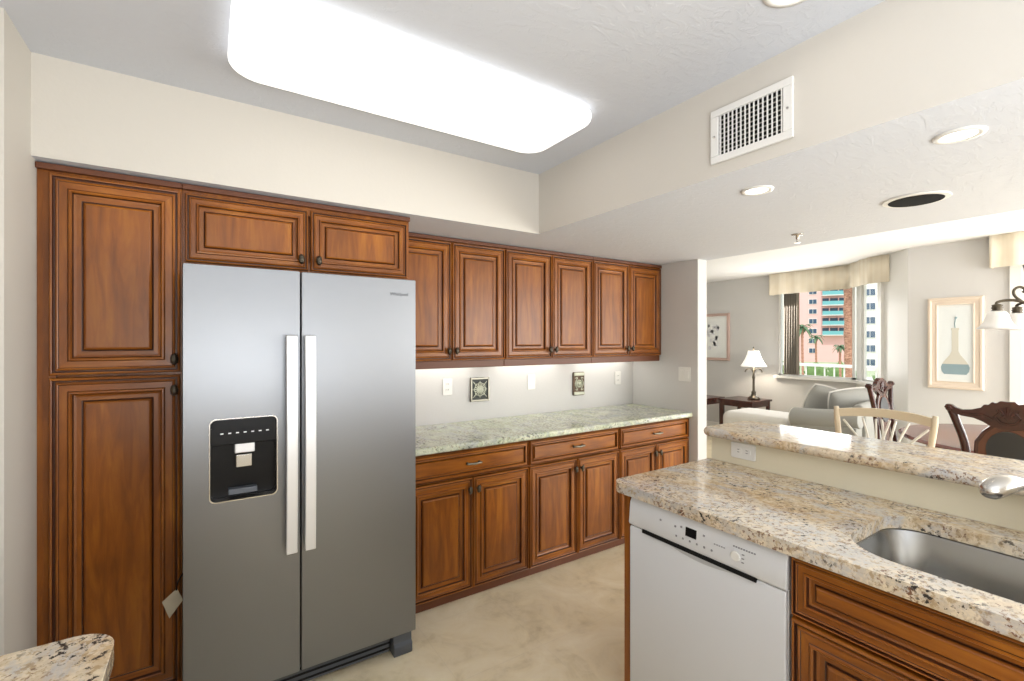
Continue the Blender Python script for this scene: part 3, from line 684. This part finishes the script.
# framed pictures (local: frame in XZ, front to -y)
def framed(name, label, loc, rz, w, h, fw, fm):
    t = thing(name, label, 'picture', loc, rz)
    bm = nb(); rings = []
    for i, o in ((0, 0), (0, .022), (fw*.15, .030), (fw*.35, .030), (fw*.45, .022), (fw*.85, .020), (fw, .026), (fw, .010)):
        rings.append([bm.verts.new(p) for p in ((-w/2+i, -o, -h/2+i), (w/2-i, -o, -h/2+i), (w/2-i, -o, h/2-i), (-w/2+i, -o, h/2-i))])
    for a, b in zip(rings, rings[1:]):
        for k in range(4): bm.faces.new((a[k], a[(k+1) % 4], b[(k+1) % 4], b[k]))
    obj('frame', bm, fm, t)
    bobj('mat_board', (-w/2+fw-.002, w/2-fw+.002, -.010, -.0005, -h/2+fw-.002, h/2-fw+.002), M['paper'], t)
    return t
t = framed('framed_picture', 'peach framed picture of a blue bottomed bottle on the dining wall', (6.419, 1.52, 1.463), -90, .43, .94, .075, M['frame_peach'])
bm = nb(); half = [(.0, -.32), (.085, -.32), (.105, -.29), (.110, -.25), (.100, -.215)]
lv = [(.100, -.215), (.075, -.17), (.040, -.12), (.026, -.08), (.026, .13), (.032, .14), (.030, .155), (0, .155)]
TY = lambda a, b, c: (a, c, b)
prism(bm, half + [(-x, z) for x, z in reversed(half[1:])], -.012, -.010, TY); obj('printed_bottle_base', bm, M['bottle_blue'], t)
bm = nb(); prism(bm, [(0, -.215)] + lv + [(-x, z) for x, z in reversed(lv[:-1])], -.012, -.010, TY); obj('printed_bottle_neck', bm, M['bottle_tan'], t)
bm = nb(); prism(bm, rrect(-.125, .125, -.375, .375, .004, 2), -.0105, -.0100, TY); obj('printed_ground', bm, M['pale_blue'], t)
bm = nb(); tube(bm, [(0, -.012, .155), (-.004, -.012, .20), (.004, -.012, .25)], .004, 6); tube(bm, [(.004, -.012, .25), (.010, -.012, .27)], .009, 6); obj('printed_stem', bm, M['bottle_blue'], t)
t = framed('framed_picture', 'pink framed picture on the far wall left of the table lamp', (7.299, 4.85, 1.55), -90, .64, .80, .045, M['frame_pink'])
bm = nb()
random.seed(3)
for k in range(26):
    x, z, r = random.uniform(-.12, .12), random.uniform(-.20, .20), random.uniform(.012, .035)
    prism(bm, [(x+r*math.cos(a*PI/4), z+r*1.2*math.sin(a*PI/4)) for a in range(8)], -.012, -.0101-k*1e-5, TY)
obj('printed_flowers', bm, mat('pale_lilac_print', (.70,.71,.74), .7), t)

# valances, blinds
def valance(label, path, z0, z1):
    bm = nb(); pts = []
    for a, b in zip(path, path[1:]):
        a, b = Vector((*a, 0)), Vector((*b, 0)); n = max(2, int((b-a).length/.02)); d = (b-a).normalized(); nn = Vector((-d.y, d.x, 0))
        for k in range(n):
            ph = (b-a).length*k/n
            pts.append(a + (b-a)*k/n + nn*.010*math.sin(ph*26)*min(1, k/3, (n-k)/3))
    pts.append(Vector((*path[-1], 0)))
    lo = [bm.verts.new((p.x, p.y, z0)) for p in pts]; hi = [bm.verts.new((p.x, p.y, z1)) for p in pts]
    for k in range(len(pts)-1): bm.faces.new((lo[k], lo[k+1], hi[k+1], hi[k]))
    o = obj('valance', bm, M['valance'], None, smooth=True); s = o.modifiers.new('solid', 'SOLIDIFY'); s.thickness = .008
    tag(o, label, 'valance')
def AB(s, n): p = A + D*s + NI*n; return (p.x, p.y)
valance('pale gold fabric valance wrapping the angled living room window', [(7.297, 3.81), (7.16, 3.81), (7.16, 2.79), AB(.64, .15), AB(.86, .02)], 2.18, CE-.002)
valance('pale gold fabric valance at the right edge over the dining door', [(6.418, 1.25), (6.30, 1.25), (6.30, -1.35), (6.418, -1.35)], 2.19, CE-.002)
t = thing('vertical_blinds', 'tan vertical blinds stacked open at the left of the window', 'blinds', (7.235, 3.70, 0))
bobj('head_rail', (-.03, .03, -.95, .0, 2.26, 2.30), M['white'], t, .003)
for k in range(6):
    bm = nb(); y = -.085-.036*k; prism(bm, [(-.042, y-.006), (0, y+.001), (.042, y-.006), (.042, y-.004), (0, y+.003), (-.042, y-.004)], SILL+.03, 2.26); obj('slat', bm, M['blind'], t)

# ---------------------------------------------------------------- dining side
t = thing('dining_table', 'polished red wood dining table beyond the bar', 'table', (4.98, .72, 0))
bm = nb(); lathe(bm, [(.70, .725), (.78, .735), (.79, .748), (.77, .76), (0, .76)], (0, 0, 0), 64); obj('table_top', bm, M['rose_wood'], t)
bm = nb(); lathe(bm, [(.62, .65), (.62, .724)], (0, 0, 0), 48); obj('apron', bm, M['mahogany'], t)
bm = nb(); lathe(bm, [(.10, .08), (.13, .14), (.09, .22), (.05, .34), (.07, .46), (.10, .55), (.13, .649)], (0, 0, 0), 24); ped = obj('pedestal', bm, M['mahogany'], t, smooth=True)
for k in range(4):
    a = PI/4+k*PI/2; c, s = math.cos(a), math.sin(a)
    bm = nb(); tube(bm, spline([(.06*c, .06*s, .16), (.2*c, .2*s, .15), (.36*c, .36*s, .06), (.44*c, .44*s, .025)]), [.045]*7+[.035]*6+[.024]*6, 12); obj('foot', bm, M['mahogany'], t, smooth=True)
def carved_chair(label, loc, rz):
    # local: back in the XZ plane at y=0, seat extends to -y
    t = thing('carved_dining_chair', label, 'chair', loc, rz, 'carved mahogany chairs at the dining table')
    TC = lambda a, b, c: (a, c - .10*(b-.46)*-1, b)     # back leans
    h1 = [(0, 1.148), (.03, 1.150), (.045, 1.135), (.062, 1.142), (.078, 1.122), (.095, 1.124), (.108, 1.104), (.15, 1.088), (.19, 1.083), (.215, 1.092), (.235, 1.108), (.258, 1.110), (.268, 1.092), (.258, 1.072), (.235, 1.060), (.19, 1.046), (.14, 1.040), (.10, 1.022), (.07, 1.000), (0, .985)]
    bm = nb(); prism(bm, h1 + [(-x, z) for x, z in reversed(h1[1:-1])], -.018, .018, TC); cr = obj('crest_rail', bm, M['mahogany'], t, .005)
    bm = nb()
    for y in (.020, -.020):
        for q in (-1, 1):
            tube(bm, [TC(q*x, z, y) for x, z in ((.0, 1.02), (.03, 1.03), (.05, 1.06), (.03, 1.09), (.012, 1.07), (.025, 1.055))], .007, 6)
            tube(bm, [TC(q*x, z, y) for x, z in ((.06, 1.04), (.10, 1.065), (.14, 1.062), (.19, 1.062))], .006, 6)
            lathe(bm, [(.017, 0), (.012, .008), (0, .010)] if y > 0 else [(.017, 0), (.012, -.008), (0, -.010)], TC(q*.245, 1.085, y*.9), 12, lambda a, b, c: (a, c, b))
        for k in range(-3, 4):
            tube(bm, [TC(0, 1.045, y), TC(.028*k/2, 1.118-.006*abs(k), y)], [.003, .006], 6)
    obj('carving', bm, M['mahogany'], cr)
    s1 = [(.060, 1.005), (.095, .96), (.125, .90), (.128, .84), (.105, .76), (.062, .68), (.045, .60), (.055, .52), (.075, .46)]
    bm = nb(); es = []
    outer = s1 + [(-x, z) for x, z in reversed(s1)]
    prism(bm, outer, -.010, .010, TC); sp = obj('splat', bm, mat('warm_mahogany', (.11,.037,.02), .25), t, .003)
    for y in (.0135, -.0135):
        bm = nb(); el = [(.092*math.cos(a*PI/12), .868+.112*math.sin(a*PI/12)) for a in range(24)]
        prism(bm, el, y-.003, y+.003, TC); obj('oval_inlay', bm, M['leather'], sp)
    bm = nb()
    for q in (-1, 1): tube(bm, [TC(q*x, z, 0) for x, z in ((.062, 1.0), (.098, .96), (.130, .90), (.134, .84), (.112, .76), (.070, .68), (.050, .60), (.058, .52), (.075, .46))], .013, 8)
    obj('splat_edge', bm, M['mahogany'], sp)
    for q in (-1, 1):
        bm = nb(); tube(bm, spline([TC(q*.242, 1.085, 0), TC(q*.215, 1.00, 0), TC(q*.185, .88, 0), TC(q*.178, .74, 0), TC(q*.19, .60, 0), TC(q*.205, .46, 0), (q*.205, .015, .25), (q*.205, .05, 0)]), [.020]*30+[.022]*6+[.018]*7, 10); obj('rear_post', bm, M['mahogany'], t, smooth=True)
        bm = nb(); tube(bm, spline([(q*.24, -.43, .42), (q*.262, -.455, .34), (q*.245, -.435, .20), (q*.235, -.43, .08), (q*.245, -.45, .03), (q*.245, -.45, .012)]), [.030]*4+[.034]*5+[.024]*6+[.017]*6+[.026]*5, 10); obj('front_leg', bm, M['mahogany'], t, smooth=True)
    bm = nb(); prism(bm, [(-.205, .015), (.205, .015), (.265, -.47), (-.265, -.47)], .38, .445); obj('seat_rail', bm, M['mahogany'], t, .008)
    bm = nb(); prism(bm, [(-.185, -.01), (.185, -.01), (.245, -.45), (-.245, -.45)], .446, .495); obj('seat_pad', bm, M['leather'], t, .02, seg=4)
    return t
carved_chair('carved mahogany dining chair at the right edge, dark oval inlay in its back', (3.80, .665, 0), 90)
carved_chair('carved mahogany dining chair beyond the table, seen narrow behind the rattan stool', (5.12, 1.66, 0), 180+0)
bpy.data.objects['carved_dining_chair.001'].rotation_euler[2] = 0

# rattan bar stool: back along Y at X = 3.1, faces the bar (-X). local: back XZ, seat to -y, rotated
t = thing('bar_stool', 'pale rattan bar stool with curved top rail and fan spokes behind the bar', 'stool', (3.09, 1.03, 0), -90); t.scale = (.91, 1, 1)
bow = lambda x: .05*(1-(x/.25)**2)
bm = nb(); n = 16
for k in range(n): pass
pts = [(-.235+.47*k/n) for k in range(n+1)]
lo = []; 
for zz0, zz1 in ((1.045, 1.092),):
    v = [[bm.verts.new((x, bow(x)+dy, z + .018*(1-(x/.24)**2))) for x in pts] for dy, z in ((-.011, zz0), (.011, zz0), (.011, zz1), (-.011, zz1))]
    for a in range(4):
        for k in range(n): bm.faces.new((v[a][k], v[a][k+1], v[(a+1) % 4][k+1], v[(a+1) % 4][k]))
    bm.faces.new([v[a][0] for a in range(4)]); bm.faces.new([v[a][n] for a in range(4)])
obj('top_rail', bm, M['rattan'], t, .003)
for q in (-1, 1):
    bm = nb(); tube(bm, [(q*.245, 0, 1.105), (q*.242, 0, 1.06), (q*.205, -.02, .75), (q*.20, -.03, .70), (q*.215, .03, 0)], [.013, .016, .016, .017, .015], 12); obj('rear_post', bm, M['rattan'], t, smooth=True)
    bm = nb(); tube(bm, [(q*.17, -.38, .70), (q*.21, -.42, 0)], [.018, .014], 12); obj('front_leg', bm, M['rattan'], t, smooth=True)
for x0, x1, mid in ((-.05, -.21, -.13), (-.03, -.115, -.08), (-.015, -.05, -.04), (.07, -.02, .02), (-.07, .02, -.02), (.015, .05, .04), (.03, .115, .08), (.05, .21, .13)):
    zt = 1.05 if abs(x1) < .2 else 1.03
    bm = nb(); tube(bm, spline([(x0, -.02, .76), (mid*.75, .0, .90), (x1, bow(x1), zt)]), .0065, 8); obj('spoke', bm, M['rattan_white'], t, smooth=True)
bm = nb(); tube(bm, [(-.205, -.02, .76), (0, -.015, .76), (.205, -.02, .76)], .012, 10); obj('lower_rail', bm, M['rattan'], t, smooth=True)
bm = nb(); prism(bm, rrect(-.205, .205, -.41, -.02, .06, 6), .70, .725); obj('seat_frame', bm, M['rattan'], t, .006)
bm = nb(); prism(bm, rrect(-.185, .185, -.39, -.045, .06, 6), .726, .765); obj('seat_pad', bm, M['cream_cloth'], t, .015, seg=4)
for z, in ((.25,), (.42,)):
    bm = nb(); q = .212
    for a, b in (((-q, .01, z), (q, .01, z)), ((-.195, -.40, z), (.195, -.40, z)), ((-q, .01, z), (-.195, -.40, z)), ((q, .01, z), (.195, -.40, z))): tube(bm, [a, b], .010, 8)
    obj('stretcher', bm, M['rattan'], t, smooth=True)

# chandelier
cx, cy = 4.46, .50
t = thing('chandelier', 'dark bronze scroll chandelier with white alabaster glass shades', 'chandelier', (cx, cy, 0))
bm = nb(); lathe(bm, [(0, 1.56), (.012, 1.565), (.022, 1.59), (.012, 1.61), (.030, 1.65), (.034, 1.70), (.014, 1.74), (.012, 1.84), (.024, 1.87), (.010, 1.90), (.008, 1.96)], (0, 0, 0), 20); obj('column', bm, M['bronze'], t, smooth=True)
bm = nb(); lathe(bm, [(.065, CE), (.060, CE-.018), (.02, CE-.035), (.0, CE-.036)], (0, 0, 0), 24); obj('canopy', bm, M['bronze'], t, smooth=True)
bm = nb()
z = 1.955; k = 0
while z < CE-.045:
    o_ = (.007, 0) if k % 2 else (0, .007)
    pr = [(o_[0]*math.cos(a*PI/4), o_[1]*math.cos(a*PI/4), z+.016+.016*math.sin(a*PI/4)) for a in range(9)]
    tube(bm, pr, .0018, 5); z += .027; k += 1
obj('chain', bm, M['bronze'], t)
for k in range(5):
    a = math.radians(124+72*k); c, s = math.cos(a), math.sin(a); R = .37
    bm = nb(); P_ = lambda r, z: (r*c, r*s, z)
    tube(bm, spline([P_(.015, 1.66), P_(.10, 1.655), P_(.20, 1.70), P_(.28, 1.765), P_(.29, 1.81), P_(.262, 1.83), P_(.238, 1.812), P_(.248, 1.793)], 5), .008, 8)
    tube(bm, spline([P_(.17, 1.685), P_(.25, 1.735), P_(.32, 1.748), P_(R, 1.735), P_(R, 1.715)], 5), .009, 8)
    lathe(bm, [(.010, 1.725), (.028, 1.718), (.024, 1.708), (.030, 1.700), (.024, 1.690), (.034, 1.672)], (R*c, R*s, 0), 16)
    arm = obj('arm', bm, M['bronze'], t, smooth=True)
    bm = nb(); rings = []
    for r, z in ((.032, 1.680), (.048, 1.668), (.056, 1.640), (.064, 1.612), (.078, 1.588), (.096, 1.566)):
        rings.append([bm.verts.new((R*c+r*math.cos(2*PI*j/32)*(1+.025*math.cos(12*PI*j/32)), R*s+r*math.sin(2*PI*j/32)*(1+.025*math.cos(12*PI*j/32)), z)) for j in range(32)])
    for p, q in zip(rings, rings[1:]):
        for j in range(32): bm.faces.new((p[j], p[(j+1) % 32], q[(j+1) % 32], q[j]))
    sh = obj('glass_shade', bm, M['alabaster'], arm, smooth=True); sh.modifiers.new('solid', 'SOLIDIFY').thickness = .004

# ---------------------------------------------------------------- outside
bm = nb(); box(bm, 7.6, 9.6, -3, 9, -.16, -.02); struct('floor_balcony', bm, M['pave'])
bm = nb(); box(bm, 12, 400, -250, 300, -5.2, -5.0); struct('ground', bm, M['grass'])
bm = nb(); prism(bm, [(60, 10), (100, 28), (92, 50), (50, 30)], -4.99, -4.95); struct('ground_paving', bm, M['pave'])
t = thing('balcony_railing', 'white metal balcony railing outside the living room window', 'railing', (9.0, 0, -.02))
bobj('top_rail', (-.035, .035, 0, 7.5, 1.05, 1.10), M['white'], t, .005); bobj('bottom_rail', (-.02, .02, 0, 7.5, .10, .14), M['white'], t)
for k in range(50): bobj('baluster', (-.009, .009, .07+k*.15, .088+k*.15, .141, 1.049), M['white'], t)
for k in range(4): bobj('post', (-.025, .025, k*2.48, k*2.48+.05, 0, 1.049), M['white'], t)
def building(name, label, c, rz, w, d, h, z0, body, cols, nfl, balc=(), fl=3.0, zf=1.0):
    t = thing(name, label, 'building', (c[0], c[1], z0), rz)
    bobj('walls', (-w/2, w/2, 0, d, 0, h), body, t); bobj('parapet', (-w/2-.2, w/2+.2, -.2, d+.2, h+.01, h+.5), M['pink_pale'], t)
    for f in range(nfl):
        z = zf+f*fl
        for x, ww in cols:
            o = bobj('window', (x-ww/2, x+ww/2, -.12, -.01, z, z+1.6), M['pink_pale'], t)
            bm = nb(); box(bm, x-ww/2+.12, x-.05, -.16, -.121, z+.12, z+1.48); box(bm, x+.05, x+ww/2-.12, -.16, -.121, z+.12, z+1.48); obj('panes', bm, M['glass_dark'], o)
        for x, ww, f0 in balc:
            if f < f0: continue
            o = bobj('balcony', (x-ww/2, x+ww/2, -1.8, -.01, z-.6, z-.4), M['pink_pale'], t)
            bm = nb(); box(bm, x-ww/2, x+ww/2, -1.8, -1.74, z-.39, z+.75); obj('balustrade', bm, M['turq'], o)
            bm = nb(); box(bm, x-ww/2+.3, x+ww/2-.3, -.1, -.01, z-.39, z+1.7); obj('glass_door', bm, M['glass_dark'], o)
            bm = nb()
            for q in (-.18, .2): box(bm, x+q*ww, x+q*ww+.25, -.5, -.101, z-.39, z+2.35)
            obj('columns', bm, M['pink'], o)
rzb = -57  # facades face the room
building('apartment_building', 'pink apartment block with turquoise glass balconies seen through the window', (158.5, 64.5), rzb, 19, 14, 30, -5, M['pink'], [(-5.8, 2.2), (6.2, 2.0)], 9, [(-.6, 6.0, 2)], fl=3.0, zf=2.6)
building('apartment_building', 'pale block with pink corner left of the pink apartments', (146.5, 79), rzb, 11, 8, 33, -5, M['pink_pale'], [(1.5, 1.8)], 10, (), fl=3.0, zf=2.6)
building('apartment_building', 'pale turquoise trimmed building behind the angled window pane', (120.5, 36), -70, 17, 14, 30, -5, M['pink_pale'], [(-6, 2.0), (1, 2.0)], 8, [(-2.5, 3.4, 1), (4.8, 4, 1)])
def palm(label, x, y, z0, h, r, crown, nl=16, group=None):
    t = thing('palm_tree', label, 'tree', (x, y, z0), random.uniform(0, 90), group)
    bm = nb(); n = 24
    tube(bm, [(.02*h*math.sin(k/n*2), 0, h*k/n) for k in range(n+1)], [r*(1.15 if k % 2 else .92) for k in range(n+1)], 12); obj('trunk', bm, M['bark'], t)
    bm = nb(); tx = .02*h*math.sin(2)
    for k in range(nl):
        a = 2*PI*k/nl + (k % 2)*.2; el = (.9, .45, .1)[k % 3]; c, s = math.cos(a), math.sin(a); prev = None
        for j in range(8):
            u = j/7; rr = crown*u*(.95-.15*u); zz = h + crown*(el*u - (1.0)*u*u*.9); wd = crown*.13*math.sin(PI*min(1, u*.9+.08))
            v = [bm.verts.new((tx+rr*c-s*wd, rr*s+c*wd, zz-.35*wd)), bm.verts.new((tx+rr*c, rr*s, zz)), bm.verts.new((tx+rr*c+s*wd, rr*s-c*wd, zz-.35*wd))]
            if prev: bm.faces.new((prev[0], prev[1], v[1], v[0])); bm.faces.new((prev[1], prev[2], v[2], v[1]))
            prev = v
    f = obj('fronds', bm, M['leaf'], t); f.modifiers.new('solid', 'SOLIDIFY').thickness = .03
random.seed(5)
palm('thick rough palm trunk just outside the right of the window', 23.18, 8.78, -5, 12.5, .17, 2.6, 18)
palm('slim palm against the left of the pink building', 93.0, 43.2, -5, 9.0, .20, 2.3)
palm('shorter palm in front of the pink building windows', 106, 46.6, -5, 7.2, .18, 1.9)
palm('small palm in front of the pink wall beside the thick trunk', 68.3, 27.15, -5, 5.7, .13, 1.1)
def shrub(label, x, y, r, h, group):
    t = thing('shrub', label, 'shrub', (x, y, -5), 0, group); bm = nb()
    bmesh.ops.create_icosphere(bm, subdivisions=4, radius=1)
    for v in bm.verts:
        k = 1 + .22*math.sin(v.co.x*7+x)*math.sin(v.co.y*8+y)*math.cos(v.co.z*9) + random.uniform(-.07, .07)
        v.co = Vector((v.co.x*r*k, v.co.y*r*k, max(0, (v.co.z+.7)*h/1.7*k)))
    obj('foliage', bm, M['leaf2'], t, smooth=True)
    bm = nb(); lathe(bm, [(.15, 0), (.12, h*.4)], (0, 0, 0), 8); obj('stem', bm, M['bark'], t)
for x, y, r, h, lb in ((84, 41.2, 1.5, 3.0, 'green shrub at the left behind the railing'), (85, 37.4, 1.6, 2.6, 'green shrub in the middle behind the railing'), (81, 32.0, 1.7, 3.0, 'green shrub at the right behind the railing'), (72, 23.0, 1.8, 2.6, 'green shrub seen through the angled pane')):
    shrub(lb, x, y, r, h, 'shrubs beyond the railing')
